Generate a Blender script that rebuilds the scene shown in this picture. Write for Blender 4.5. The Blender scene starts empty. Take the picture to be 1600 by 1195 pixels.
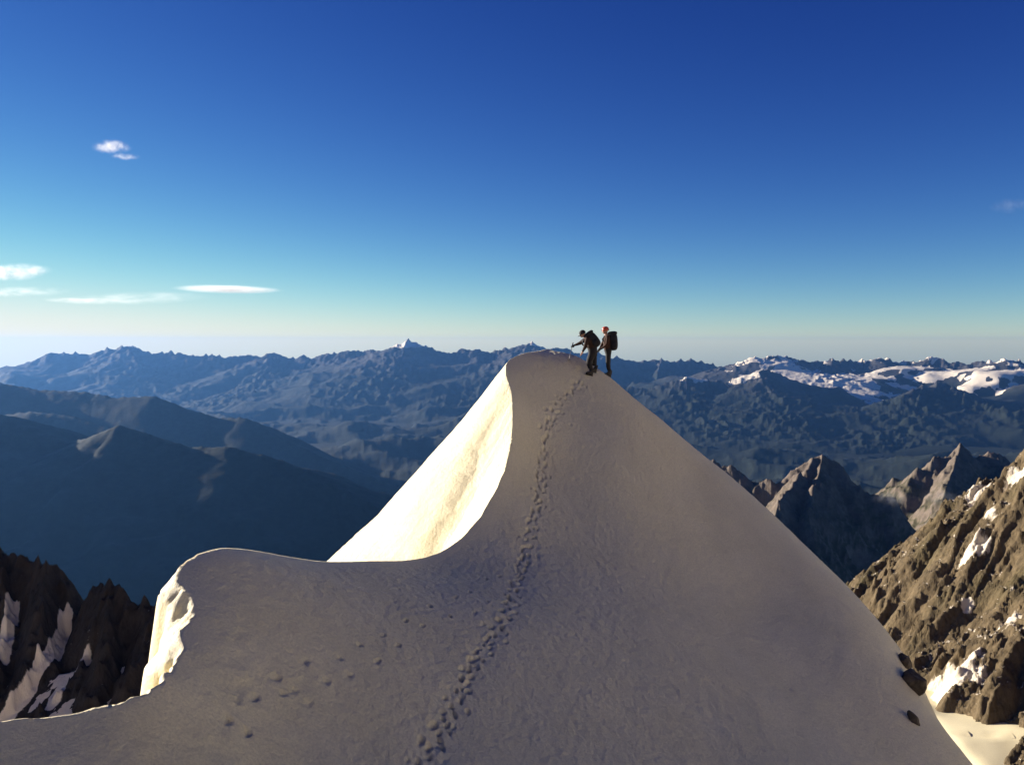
import bpy, bmesh, math, random
import numpy as np
from mathutils import Vector, Matrix, Quaternion
R = math.radians
sc = bpy.context.scene
col = sc.collection

# ------------------------------------------------------------------ camera
F, CX, CY, HOR = 1358.0, 800.0, 597.5, 534.0        # focal length and frame in photograph pixels, eye-level row
PITCH = math.atan((CY - HOR) / F)
cam = bpy.data.objects.new('camera', bpy.data.cameras.new('camera'))
col.objects.link(cam); sc.camera = cam
cam.location = (0, 0, 0); cam.rotation_euler = (R(90) - PITCH, 0, 0)
cam.data.sensor_width = 36; cam.data.lens = F / 1600 * 36
cam.data.clip_start = 0.1; cam.data.clip_end = 300000

# ------------------------------------------------------------------ sky, sun, exposure
SUN_EL, SUN_AZ = 12.0, -65.0                          # azimuth from +Y towards +X
world = bpy.data.worlds.new('World'); sc.world = world; world.use_nodes = True
wn = world.node_tree; bg = wn.nodes['Background']
sky = wn.nodes.new('ShaderNodeTexSky'); sky.sky_type = 'NISHITA'; sky.sun_disc = False
sky.sun_elevation = R(SUN_EL); sky.sun_rotation = R(SUN_AZ)
sky.altitude = 3900; sky.air_density = 1.0; sky.dust_density = 0.3; sky.ozone_density = 1.5
sep = wn.nodes.new('ShaderNodeSeparateColor'); com = wn.nodes.new('ShaderNodeCombineColor')
wn.links.new(sky.outputs[0], sep.inputs[0])
def chain(src, *ops):
    for op, v, first in ops:
        n_ = wn.nodes.new('ShaderNodeMath'); n_.operation = op
        if first: n_.inputs[0].default_value = v; wn.links.new(src, n_.inputs[1])
        else: wn.links.new(src, n_.inputs[0]); n_.inputs[1].default_value = v
        src = n_.outputs[0]
    return src
for i, (g, k, c) in enumerate(((2.0, 2.1, 1.0), (1.8, 1.85, 0.97), (1.2, 1.42, 0.96))):   # the deep blue of a high-altitude sky, graded alike in every direction
    x = chain(sep.outputs[i], ('MULTIPLY', 0.1, 0), ('POWER', g, 0), ('MULTIPLY', k, 0))
    d = chain(x, ('DIVIDE', c, 0), ('POWER', 3.0, 0), ('ADD', 1.0, 0), ('POWER', 1 / 3, 0))
    q = wn.nodes.new('ShaderNodeMath'); q.operation = 'DIVIDE'; wn.links.new(x, q.inputs[0]); wn.links.new(d, q.inputs[1])
    wn.links.new(chain(q.outputs[0], ('MULTIPLY', 1 / (0.057 * 2 ** 1.3), 0)), com.inputs[i])
wn.links.new(com.outputs[0], bg.inputs[0]); bg.inputs[1].default_value = 0.057

SUN = Vector((math.sin(R(SUN_AZ)) * math.cos(R(SUN_EL)), math.cos(R(SUN_AZ)) * math.cos(R(SUN_EL)), math.sin(R(SUN_EL))))
sl = bpy.data.lights.new('sun', 'SUN'); sl.energy = 5.0; sl.angle = R(0.53); sl.color = (1.0, 0.90, 0.79)
so = bpy.data.objects.new('sun', sl); col.objects.link(so)
so.rotation_euler = SUN.to_track_quat('Z', 'Y').to_euler(); so.location = (-40, 10, 20)

vs = sc.view_settings
vs.view_transform = 'Standard'; vs.look = 'None'; vs.exposure = 1.3; vs.gamma = 1.0; vs.use_curve_mapping = False
sc.cycles.use_denoising = True
sc.cycles.max_bounces = 6; sc.cycles.volume_bounces = 1; sc.cycles.diffuse_bounces = 3
sc.cycles.sample_clamp_indirect = 6

# ------------------------------------------------------------------ helpers
FWD = np.array((0, math.cos(PITCH), -math.sin(PITCH))); UP = np.array((0, math.sin(PITCH), math.cos(PITCH))); RT = np.array((1.0, 0, 0))
def ray(px, py): return FWD + (px - CX) / F * RT + (CY - py) / F * UP
def P(px, py, d): return d * ray(px, py)
def pts(l): return np.array([P(*a) for a in l])

_pr = np.random.RandomState(11)
PERM = _pr.permutation(4096).astype(np.int32); ANG = _pr.rand(4096) * 2 * math.pi; GCOS = np.cos(ANG).astype(np.float32); GSIN = np.sin(ANG).astype(np.float32)
def perlin(x, y, seed=0):
    x0 = np.floor(x); y0 = np.floor(y); fx = (x - x0).astype(np.float32); fy = (y - y0).astype(np.float32)
    u = fx * fx * fx * (fx * (fx * 6 - 15) + 10); v = fy * fy * fy * (fy * (fy * 6 - 15) + 10)
    ix = x0.astype(np.int32); iy = y0.astype(np.int32) + seed * 57
    r0 = PERM[ix & 4095]; r1 = PERM[(ix + 1) & 4095]
    def g(r, dx, dy):
        h = PERM[(r + iy + dy) & 4095]
        return GCOS[h] * (fx - dx) + GSIN[h] * (fy - dy)
    a = g(r0, 0, 0); a += u * (g(r1, 1, 0) - a); b = g(r0, 0, 1); b += u * (g(r1, 1, 1) - b)
    return (a + v * (b - a)) * np.float32(1.5)
def fbm(x, y, o=5, seed=0, gain=0.5):
    t = 0; a = 1; s = 0
    for i in range(o):
        t = t + a * perlin(x, y, seed + i * 7); s += a; a *= gain; x = x * 2.03 + 3.1; y = y * 2.03 - 1.7
    return t / s
def ridged(x, y, o=5, seed=0, gain=0.5):
    t = 0; a = 1; s = 0; w = 1
    for i in range(o):
        r = (1 - np.abs(perlin(x, y, seed + i * 11))) ** 2
        t = t + a * r * w; s += a; w = np.clip(r * 1.4, 0, 1); a *= gain; x = x * 2.07 + 5.2; y = y * 2.07 + 1.3
    return t / s
def smooth(a, b, x):
    t = np.clip((x - a) / (b - a), 0, 1); return t * t * (3 - 2 * t)
def catmull(p, n):
    p = np.asarray(p, float); q = np.vstack([2 * p[0] - p[1], p, 2 * p[-1] - p[-2]]); out = []
    for i in range(len(p) - 1):
        a, b, c, d = q[i:i + 4]
        for k in range(n):
            t = k / n
            out.append(0.5 * (2 * b + (c - a) * t + (2 * a - 5 * b + 4 * c - d) * t * t + (3 * b - a - 3 * c + d) * t ** 3))
    out.append(p[-1]); return np.array(out)
def polydist(X, Y, p, want=False):
    """nearest distance, height there and side (+1 right of the line) for a polyline of x, y, z"""
    best = np.full(X.shape, 1e18); h = np.zeros(X.shape); side = np.ones(X.shape); near = [X * 0, Y * 0]
    for a, b in zip(p[:-1], p[1:]):
        dx, dy = b[0] - a[0], b[1] - a[1]; L2 = dx * dx + dy * dy + 1e-12
        t = np.clip(((X - a[0]) * dx + (Y - a[1]) * dy) / L2, 0, 1)
        ex = X - a[0] - t * dx; ey = Y - a[1] - t * dy; d2 = ex * ex + ey * ey
        m = d2 < best
        best = np.where(m, d2, best); h = np.where(m, a[2] + t * (b[2] - a[2]), h)
        side = np.where(m, np.sign(dy * ex - dx * ey), side)
        if want: near = [np.where(m, X - ex, near[0]), np.where(m, Y - ey, near[1])]
    return (np.sqrt(best), h, side, near) if want else (np.sqrt(best), h, side)

def grid_obj(name, X, Y, Z, mats, attrs=None, kind='structure', label=None, cat=None, smooth_shade=True, keep=None):
    n, m = X.shape
    co = np.stack([X, Y, Z], -1).reshape(-1, 3)
    i = np.arange(n * m).reshape(n, m)
    q = np.stack([i[:-1, :-1], i[:-1, 1:], i[1:, 1:], i[1:, :-1]], -1).reshape(-1, 4)
    if keep is not None:
        k = keep.reshape(-1)[q].any(1); q = q[k]
        used = np.zeros(len(co), bool); used[q.reshape(-1)] = True
        new = np.cumsum(used) - 1; q = new[q]; co = co[used]
        attrs = {a: v.reshape(-1)[used] for a, v in (attrs or {}).items()}
    # faces upward
    a, b, c = co[q[0]][:3]
    if np.cross(b - a, c - a)[2] < 0: q = q[:, ::-1]
    org = np.array([co[:, 0].mean(), co[:, 1].mean(), co[:, 2].min()])
    co = co - org
    me = bpy.data.meshes.new(name)
    me.vertices.add(len(co)); me.vertices.foreach_set('co', co.astype(np.float32).reshape(-1))
    me.loops.add(q.size); me.loops.foreach_set('vertex_index', np.ascontiguousarray(q).reshape(-1).astype(np.int32))
    me.polygons.add(len(q)); me.polygons.foreach_set('loop_start', np.arange(0, q.size, 4, dtype=np.int32))
    me.update(calc_edges=True)
    if smooth_shade: me.polygons.foreach_set('use_smooth', np.ones(len(q), bool))
    for k, v in (attrs or {}).items():
        at = me.attributes.new(k, 'FLOAT', 'POINT'); at.data.foreach_set('value', np.asarray(v, np.float32).reshape(-1))
    me.materials.append(mats)
    o = bpy.data.objects.new(name, me); o.location = org; col.objects.link(o)
    o['kind'] = kind
    if label: o['label'] = label
    if cat: o['category'] = cat
    return o

def hit(zf, px, py, d0, d1, n=400):
    """where the sight line of a photograph point meets the height function"""
    d = np.linspace(d0, d1, n); r = ray(px, py); q = d[:, None] * r[None]
    z = zf(q[:, 0], q[:, 1]); below = q[:, 2] < z
    if not below.any(): return q[-1]
    k = int(np.argmax(below)); return q[max(k - 1, 0)] * 0.5 + q[k] * 0.5

# ------------------------------------------------------------------ materials
def mat(name, rough=0.8, spec=0.3):
    m = bpy.data.materials.new(name); m.use_nodes = True
    b = m.node_tree.nodes['Principled BSDF']; b.inputs['Roughness'].default_value = rough
    b.inputs['Specular IOR Level'].default_value = spec
    return m, m.node_tree, b
def N(nt, t, **kw):
    n = nt.nodes.new(t)
    for k, v in kw.items():
        if k.startswith('i_'): n.inputs[int(k[2:]) if k[2:].isdigit() else k[2:].replace('_', ' ')].default_value = v
        else: setattr(n, k, v)
    return n
def ramp(nt, src, stops):
    r = nt.nodes.new('ShaderNodeValToRGB'); e = r.color_ramp.elements
    while len(e) < len(stops): e.new(0.5)
    for x, (p, c) in zip(e, stops):
        x.position = p; x.color = (c if len(c) == 4 else tuple(c) + (1,))
    nt.links.new(src, r.inputs[0]); return r
def noise(nt, scale, detail=6, rough=0.55, vec=None, coord='Object'):
    if vec is None:
        vec = N(nt, 'ShaderNodeTexCoord').outputs[coord]
    n = N(nt, 'ShaderNodeTexNoise'); n.inputs['Scale'].default_value = scale; n.inputs['Detail'].default_value = detail
    n.inputs['Roughness'].default_value = rough; nt.links.new(vec, n.inputs['Vector']); return n
def mixc(nt, fac, a, b):
    m = N(nt, 'ShaderNodeMix', data_type='RGBA'); L = nt.links
    if isinstance(fac, (int, float)): m.inputs[0].default_value = fac
    else: L.new(fac, m.inputs[0])
    for s, i in ((a, 6), (b, 7)):
        if isinstance(s, tuple): m.inputs[i].default_value = tuple(s) + ((1,) if len(s) == 3 else ())
        else: L.new(s, m.inputs[i])
    return m.outputs[2]

SNOW = (0.83, 0.73, 0.56)                            # slightly dusty late-summer snow
def snow_material():
    m, nt, b = mat('snow', 0.55, 0.25); L = nt.links
    n1 = noise(nt, 0.9, 5, 0.6); n2 = noise(nt, 14, 8, 0.7); n3 = noise(nt, 70, 4, 0.6)
    c = ramp(nt, n1.outputs[0], [(0.3, (0.84, 0.74, 0.455)), (0.7, (0.88, 0.78, 0.505))])
    g = ramp(nt, noise(nt, 22, 6, 0.75).outputs[0], [(0.30, (0.72, 0.72, 0.72)), (0.62, (1, 1, 1))])
    mm = N(nt, 'ShaderNodeMix', data_type='RGBA', blend_type='MULTIPLY'); mm.inputs[0].default_value = 0.8
    L.new(c.outputs[0], mm.inputs[6]); L.new(g.outputs[0], mm.inputs[7]); L.new(mm.outputs[2], b.inputs['Base Color'])
    bu = N(nt, 'ShaderNodeBump'); bu.inputs['Strength'].default_value = 0.8; bu.inputs['Distance'].default_value = 0.045
    L.new(n2.outputs[0], bu.inputs['Height'])
    b2 = N(nt, 'ShaderNodeBump'); b2.inputs['Strength'].default_value = 0.5; b2.inputs['Distance'].default_value = 0.012
    L.new(n3.outputs[0], b2.inputs['Height']); L.new(bu.outputs[0], b2.inputs['Normal'])
    L.new(b2.outputs[0], b.inputs['Normal'])
    return m
M_SNOW = snow_material()

def terrain_material(name, rock_a, rock_b, veg, scale, bump, stretch=(1, 1, 1)):
    """rock, mixed with plants (attribute veg) and snow (attribute snow)"""
    m, nt, b = mat(name, 0.9, 0.15); L = nt.links
    tc = N(nt, 'ShaderNodeTexCoord'); mp = N(nt, 'ShaderNodeMapping'); mp.inputs['Scale'].default_value = stretch
    L.new(tc.outputs['Object'], mp.inputs[0])
    n1 = noise(nt, scale, 8, 0.65, mp.outputs[0]); n2 = noise(nt, scale * 5.3, 8, 0.7, mp.outputs[0])
    rock = ramp(nt, n1.outputs[0], [(0.3, rock_a), (0.52, tuple((x + y) / 2 for x, y in zip(rock_a, rock_b))), (0.7, rock_b)])
    rock2 = mixc(nt, 0.45, rock.outputs[0], ramp(nt, n2.outputs[0], [(0.3, tuple(x * 0.45 for x in rock_a)), (0.7, tuple(x * 1.25 for x in rock_b))]).outputs[0])
    av = N(nt, 'ShaderNodeAttribute', attribute_name='veg'); as_ = N(nt, 'ShaderNodeAttribute', attribute_name='snow')
    vegc = ramp(nt, n2.outputs[0], [(0.35, tuple(x * 0.65 for x in veg)), (0.7, tuple(x * 1.3 for x in veg))])
    c = mixc(nt, av.outputs['Fac'], rock2, vegc.outputs[0])
    ad = N(nt, 'ShaderNodeMath', operation='MULTIPLY_ADD'); ad.inputs[1].default_value = 0.5
    L.new(n2.outputs[0], ad.inputs[0]); L.new(as_.outputs['Fac'], ad.inputs[2])
    sh = ramp(nt, ad.outputs[0], [(0.70, (0, 0, 0)), (0.80, (1, 1, 1))])
    c2 = mixc(nt, sh.outputs[0], c, SNOW)
    L.new(c2, b.inputs['Base Color'])
    bu = N(nt, 'ShaderNodeBump'); bu.inputs['Strength'].default_value = 0.8; bu.inputs['Distance'].default_value = bump
    L.new(n2.outputs[0], bu.inputs['Height']); L.new(bu.outputs[0], b.inputs['Normal'])
    return m

# ------------------------------------------------------------------ the snow ridge
CREST_IMG = [(-300, 1150, 11.2), (-140, 1134, 11.6), (0, 1126, 12.0), (110, 1115, 12.3), (200, 1092, 12.6), (243, 1074, 12.9), (266, 1048, 13.3), (281, 1022, 13.75), (283, 992, 14.2),
             (299, 962, 14.75), (303, 940, 15.1), (284, 920, 15.4), (273, 898, 15.75), (296, 873, 16.3), (345, 856, 17.0), (410, 862, 17.9), (495, 876, 19.0),
             (580, 876, 20.3), (650, 873, 21.5), (700, 855, 22.4), (740, 820, 23.4), (772, 770, 24.6), (793, 720, 25.7), (802, 660, 27.0), (800, 615, 28.0),
             (790, 580, 29.0), (800, 560, 30.1), (845, 548, 31.6)]
crest_c = pts(CREST_IMG)
NEAR = np.array([(-3.0, -30, -4.5), (-4.5, -8, -4.0), (-7.5, 1, -5.6), (-9.0, 7.0, -5.8)])
BACK = np.array([(2.4, 34.5, -0.75), (4.5, 38, -2.8), (9, 46, -9), (16, 60, -22)])
SEG = 12
crest = catmull(np.vstack([NEAR, crest_c, BACK]), SEG)
_i = np.arange(len(crest)); _w = smooth(5 * SEG, 6 * SEG, _i.astype(float)) * (0.018 + 0.05 * smooth(18 * SEG, 15 * SEG, _i.astype(float)))
crest[:, 0] += _w * fbm(_i / 5.0, _i * 0.0 + 0.37, 3, 83) * 1.6; crest[:, 1] += _w * fbm(_i / 5.0, _i * 0.0 + 7.7, 3, 84) * 0.8
k0 = (len(NEAR) + 2) * SEG                                     # index of the first crest point in view

face = pts([(1520, 1195, 23), (1425, 1042, 26), (1322, 922, 28.5), (1230, 826, 29.6), (1140, 744, 30.3), (1030, 653, 30.8), (950, 588, 31.0), (900, 556, 31.6),
            (0, 1195, 11.4), (400, 1195, 13.0), (800, 1195, 15.2), (1200, 1195, 18.3), (0, 1330, 10.2), (400, 1330, 11.6), (800, 1330, 13.3), (1200, 1330, 15.8), (1560, 1330, 20),
            (600, 950, 17.9), (800, 950, 19.8), (1000, 950, 22.0), (1200, 950, 24.7), (830, 720, 26.6), (950, 720, 27.2), (1080, 745, 28.5),
            (900, 620, 29.6), (870, 570, 30.6)])
drop = []
for px, py, d, k in ((1520, 1195, 23, 1), (1425, 1042, 26, 1), (1322, 922, 28.5, 1), (1140, 744, 30.3, 1), (1030, 653, 30.8, 1), (950, 588, 31, 1)):
    q = P(px, py, d)
    drop.append(q + np.array((1.0, 1.6, -1.75))); drop.append(q + np.array((3.2, 4.5, -6.2))); drop.append(q + np.array((9, 12, -17)))
extra = np.array([(0, 0, -1.75), (2.5, 1, -2.2), (-3, 0, -3.2), (0, 4, -3.3), (3, 5, -4.4), (0, -20, -2.5), (14, 0, -9), (20, 10, -14), (30, -10, -20), (17, 16, -14.5),
                  (3.5, 36, -3.2), (3, 42, -8), (8, 45, -14), (20, 50, -30), (-12, 5, -6), (-14, 15, -7), (-12, 25, -7), (-10, 40, -8)])
ctrl = np.vstack([face, np.array(drop), extra, crest[::6]])
def tps_fit(p, lam=1e-3):
    xy = p[:, :2] / 20; n = len(p); r2 = ((xy[:, None] - xy[None]) ** 2).sum(-1)
    K = 0.5 * r2 * np.log(r2 + 1e-12) + lam * np.eye(n) * 1e-1
    A = np.zeros((n + 3, n + 3)); A[:n, :n] = K; A[:n, n] = 1; A[:n, n + 1:] = xy; A[n:, :n] = A[:n, n:].T
    w = np.linalg.solve(A, np.concatenate([p[:, 2], np.zeros(3)])); return xy, w
TXY, TW = tps_fit(ctrl)
def face_z(X, Y):
    x = np.asarray(X, float).reshape(-1) / 20; y = np.asarray(Y, float).reshape(-1) / 20; out = TW[-3] + TW[-2] * x + TW[-1] * y
    for (cx, cy), w in zip(TXY, TW[:-3]):
        r2 = (x - cx) ** 2 + (y - cy) ** 2; out = out + w * 0.5 * r2 * np.log(r2 + 1e-12)
    return out.reshape(np.shape(X))
cz = face_z(crest[:, 0], crest[:, 1])                  # the crest as the face passes through it
# windward profile beside each crest point: soft shoulder width and steepness
idx = np.arange(len(crest)); sh_w = np.full(len(crest), 0.06); kk2 = np.full(len(crest), 3.2)
i_l0, i_l1 = k0 + 5.4 * SEG, k0 + 10 * SEG                   # the broken cornice
lobe = np.clip(1 - np.abs((idx - (i_l0 + i_l1) / 2) / ((i_l1 - i_l0) / 2 + 4)) ** 4, 0, 1)
sh_w = sh_w + 0.40 * lobe
i_f = k0 + 15 * SEG
far_f = smooth(i_f - 12, i_f + 24, idx.astype(float))   # the long sunny flank of the knoll
cl_ = np.concatenate([[0], np.cumsum(np.hypot(*np.diff(crest[:, :2], axis=0).T))])
def along(v, t): return np.interp(t, cl_, v)
tt = np.concatenate([np.arange(0, cl_[k0], 0.8), np.arange(cl_[k0], cl_[k0 + 26 * SEG], 0.05), np.arange(cl_[k0 + 26 * SEG], cl_[-1], 0.5)])
FXY = np.stack([along(crest[:, 0], tt), along(crest[:, 1], tt)], -1); FCZ = face_z(FXY[:, 0], FXY[:, 1]); FW = along(sh_w, tt); FF = along(far_f, tt); FW = FW * (1 + 0.75 * fbm(tt * 1.7, tt * 0 + 0.3, 3, 88) * (FW > 0.12))
def flank_z(X, Y):
    x = X.reshape(-1).astype(np.float32); y = Y.reshape(-1).astype(np.float32); z = np.full(x.shape, -1e9, np.float32)
    for (cx, cy), zc, w, f_ in zip(FXY.astype(np.float32), FCZ.astype(np.float32), FW, FF):
        d = np.hypot(x - cx, y - cy); v = 0
        if f_ < 1: v = v + (1 - f_) * np.where(d < w, d, w + 7.0 * (d - w))
        if f_ > 0: v = v + f_ * (1.28 * np.minimum(d, 1.6) + 1.12 * np.clip(d - 1.6, 0, 3) + 0.92 * np.clip(d - 4.6, 0, 5) + 1.3 * np.clip(d - 9.6, 0, 1e9))
        z = np.maximum(z, zc - v)
    return z.reshape(X.shape)

def axis(segs):
    out = []
    for a, b, s in segs:
        n = max(1, int(round((b - a) / s))); out.append(np.linspace(a, b, n, endpoint=False))
    return np.concatenate(out + [[segs[-1][1]]])
gx = axis([(-40, -14, 0.6), (-14, -8.2, 0.15), (-8.2, -2.6, 0.05), (-2.6, 2.9, 0.024), (2.9, 5.0, 0.05), (5.0, 13, 0.09), (13, 20, 0.3), (20, 45, 0.8)])
gy = axis([(-35, -2, 0.6), (-2, 10.2, 0.2), (10.2, 13, 0.04), (13, 31.5, 0.029), (31.5, 32, 0.04), (32, 36, 0.1), (36, 46, 0.4), (46, 80, 1.0)])
GX, GY = np.meshgrid(gx, gy)
win = (gy > 9)[:, None] & (gy < 36)[:, None] & (gx > -10)[None] & (gx < 6)[None]
jj = np.where(win.any(1))[0]; ii = np.where(win.any(0))[0]; W = (slice(jj[0], jj[-1] + 1), slice(ii[0], ii[-1] + 1))
cc = crest[::2]
d_, _, s_, nr = polydist(GX[W], GY[W], crest[k0 - 2 * SEG:], True)
cell = np.maximum(np.gradient(gx)[None, :], np.gradient(gy)[:, None])[W]
on = d_ < 0.55 * cell                                  # grid points beside the crest move onto it, so the lip is a clean line
GX[W] = np.where(on, nr[0], GX[W]); GY[W] = np.where(on, nr[1], GY[W])
cd, ch, cside = polydist(GX, GY, cc)
cd[W] = np.where(on, 0, d_); cside[W] = np.where(on, 1, s_)
right = cside > 0
FZ = face_z(GX, GY)
LZ = np.full(GX.shape, -1e3); LZ[~right] = flank_z(GX[~right], GY[~right])
# soft relief of wind-packed snow
rel = 0.020 * fbm(GX * 1.1, GY * 0.8, 3, 5) + 0.017 * fbm(GX * 3.4 + GY * 1.0, GY * 2.6, 3, 9) + 0.018 * fbm(GX * 7, GY * 6, 3, 15)
rel = rel * smooth(0.0, 0.6, cd) + 0.05 * smooth(2, 6, cd) * fbm(GX * 0.35, GY * 0.35, 2, 21)
rel = rel + 0.022 * fbm((GX * 0.6 + GY * 0.8) * 1.9, (GX * 0.8 - GY * 0.6) * 0.28, 3, 25) * smooth(0.3, 2.0, cd)
rough_l = 0.22 * fbm(GX * 1.5 + 3, GY * 1.1, 4, 33) * smooth(0.05, 0.3, cd) * smooth(17, 15, GY) * smooth(12.6, 13.2, GY) + 0.05 * (fbm(GX * 1.6 + GY, GY * 2.2, 4, 31)) * smooth(0.05, 0.5, cd)

# footprints: the beaten track to the knoll, and a few loose steps beside it
rng = random.Random(4)
TRACK = [(640, 1235), (662, 1185), (690, 1145), (712, 1095), (738, 1045), (770, 995), (795, 945), (812, 900), (826, 850), (838, 800), (846, 750), (850, 705), (858, 660), (880, 622), (912, 594)]
tr = catmull(np.array(TRACK, float), 10)
t3 = np.array([hit(face_z, a, b, 8, 34) for a, b in tr])
steps = []
for off, st0, jit, stride, dmul in ((0.0, 0.0, 0.035, 0.19, 1.0), (0.08, 0.13, 0.05, 0.22, 0.9), (-0.05, 0.2, 0.16, 0.34, 0.55)):
    acc = st0; sgn = 1
    for a, b in zip(t3[:-1], t3[1:]):
        L = np.linalg.norm((b - a)[:2]); dr = (b - a)[:2] / (L + 1e-9); nrm = np.array((-dr[1], dr[0]))
        while acc < L:
            p = a[:2] + dr * acc + nrm * (off + sgn * 0.08 + rng.gauss(0, jit)); sgn = -sgn
            steps.append((p[0], p[1], math.atan2(dr[1], dr[0]) + rng.gauss(0, 0.3), rng.uniform(0.45, 0.8), dmul * rng.uniform(0.6, 1.1))); acc += stride * rng.uniform(0.75, 1.3)
        acc -= L
for px, py, s in ((634, 968, 1.2), (703, 962, 1.1), (672, 947, .8), (598, 992, .8), (622, 1007, .8), (660, 978, .8), (530, 1030, .6), (477, 1035, .7), (508, 1065, .6), (545, 1055, .6),
                  (590, 1034, .6), (560, 1008, .7), (735, 925, .7), (760, 905, .7), (712, 935, .6), (742, 958, .6), (762, 940, .7), (780, 900, .7), (755, 975, .7), (396, 1090, .9),
                  (355, 1128, .9), (384, 1142, .9), (430, 1060, .8), (369, 1096, .6), (440, 1082, .8), (458, 1080, .6), (290, 1100, .5), (480, 1100, .5)):
    q = hit(face_z, px, py, 8, 34); steps.append((q[0], q[1], rng.uniform(0.6, 1.8), rng.uniform(0.5, 0.7), s * 0.8))
dent = np.zeros(GX.shape)
for x, y, a, s, dep in steps:
    i0, i1 = np.searchsorted(gx, (x - 0.5, x + 0.5)); j0, j1 = np.searchsorted(gy, (y - 0.5, y + 0.5))
    if i1 <= i0 or j1 <= j0: continue
    X = GX[j0:j1, i0:i1] - x; Y = GY[j0:j1, i0:i1] - y
    u = (X * math.cos(a) + Y * math.sin(a)) / (0.135 * s); v = (-X * math.sin(a) + Y * math.cos(a)) / (0.068 * s)
    r = np.sqrt(u * u + v * v) + 0.35 * perlin(X * 9 + x, Y * 9 + y, 3)
    wv = np.clip((X * -0.45 + Y * 0.89) / (0.10 * s), -1, 1)
    dz = -0.125 * dep * (0.12 + 0.88 * (wv * 0.5 + 0.5)) * np.exp(-r ** 8) + 0.010 * dep * np.exp(-((r - 1.45) / 0.35) ** 2) * (0.6 + 0.9 * perlin(X * 7 + x, Y * 7 - y, 8))
    dent[j0:j1, i0:i1] += dz
dent = np.clip(dent, -0.24, 0.02) * smooth(0.15, 0.8, cd)
# the beaten strip is churned
td, _, _ = polydist(GX, GY, t3)
dent += (0.035 * fbm(GX * 5, GY * 5, 3, 44) - 0.03) * np.exp(-(td / 0.30) ** 2) * smooth(0.15, 0.8, cd)
# wind scour low on the left of the face
for px, py, rad in ((400, 1090, 1.3), (360, 1150, 0.9), (470, 1050, 1.0)):
    q = hit(face_z, px, py, 8, 34)
    dent += 0.028 * fbm(GX * 3.2, GY * 3.2, 4, 52) * np.exp(-(((GX - q[0]) ** 2 + (GY - q[1]) ** 2) / rad ** 2))
Zr = FZ + rel + dent
Zl = LZ + rough_l * smooth(8, 14, GY)
# a shallow gully and rib down the sunny flank
gul = np.array([hit(lambda a, b: flank_z(a, b), px, py, 22, 36, 200) for px, py in ((765, 690), (745, 740), (715, 800), (690, 850))])
gd, _, gs = polydist(GX, GY, gul)
Zl = Zl - 0.05 * np.exp(-(gd / 0.42) ** 2) * (1 + 0.5 * fbm(GX * 3, GY * 3, 3, 61)) + 0.04 * np.exp(-((gd - 0.8) / 0.4) ** 2)
Zl = np.where(GY > 20, Zl + 0.05 * fbm(GX * 4, GY * 5, 3, 71) * smooth(3, 6, cd), Zl)
GZ = np.where(right, Zr, Zl)
# round the lip a little
GZ = np.where(~right & (cd < 0.12), np.minimum(GZ, FZ + 0.01), GZ)
snow_z_grid = (gx, gy, GZ)
def ground(x, y):
    i = int(np.clip(np.searchsorted(gx, x) - 1, 0, len(gx) - 2)); j = int(np.clip(np.searchsorted(gy, y) - 1, 0, len(gy) - 2))
    u = (x - gx[i]) / (gx[i + 1] - gx[i]); v = (y - gy[j]) / (gy[j + 1] - gy[j])
    return float((1 - u) * (1 - v) * GZ[j, i] + u * (1 - v) * GZ[j, i + 1] + (1 - u) * v * GZ[j + 1, i] + u * v * GZ[j + 1, i + 1])
GZ = np.maximum(GZ, -75)
grid_obj('snow_ridge', GX, GY, GZ, M_SNOW, label='corniced snow ridge rising to a rounded knoll, shaded face trodden by footprints')

# ------------------------------------------------------------------ mountains
def range_height(X, Y, lines, base, slope, wl, amp, seed, jag, jag_wl, power=1.0, hwarp=0.35, hills=0, octaves=6, jag_in=0.2):
    d0 = np.full(X.shape, 1e18)
    for l in lines: d0 = np.minimum(d0, polydist(X, Y, l)[0])
    w = smooth(0, wl * 1.2, d0)
    wx = X + fbm(X / wl, Y / wl, 3, seed + 1) * wl * hwarp * w; wy = Y + fbm(X / wl + 9, Y / wl, 3, seed + 2) * wl * hwarp * w
    z = np.full(X.shape, -1e9)
    for l in lines:
        for a, b in zip(l[:-1], l[1:]):
            dx, dy = b[0] - a[0], b[1] - a[1]; L2 = dx * dx + dy * dy
            t = np.clip(((wx - a[0]) * dx + (wy - a[1]) * dy) / L2, 0, 1)
            d = np.hypot(wx - a[0] - t * dx, wy - a[1] - t * dy)
            z = np.maximum(z, a[2] + t * (b[2] - a[2]) - slope * d ** power * (wl ** (1 - power)))
    r = ridged(wx / wl, wy / wl, octaves, seed + 3, 0.30 if octaves < 6 else 0.5)
    z = z + (r - 0.75) * amp * w + jag * (jag_in + (1 - jag_in) * np.exp(-d0 / (wl * 0.3))) * (ridged(X / jag_wl, Y / jag_wl, 4, seed + 4) - 0.6)
    return np.maximum(z, base + hills * np.clip(ridged(X / 5200, Y / 5200, 6, 77) - 0.30, 0, 1))
def slope_of(X, Y, Z):
    n = np.zeros(X.shape + (3,)); p = np.stack([X, Y, Z], -1)
    du = np.gradient(p, axis=1); dv = np.gradient(p, axis=0); c = np.cross(du, dv)
    c = c / (np.linalg.norm(c, axis=-1, keepdims=True) + 1e-12); c = np.where(c[..., 2:] < 0, -c, c); return c
def polar(a0, a1, na, r0, r1, nr, p=1.0):
    A, T = np.meshgrid(np.radians(np.linspace(a0, a1, na)), np.linspace(0, 1, nr) ** p)
    Rr = r0 + (r1 - r0) * T; return Rr * np.sin(A), Rr * np.cos(A)
BASE = -2250.0

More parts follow.
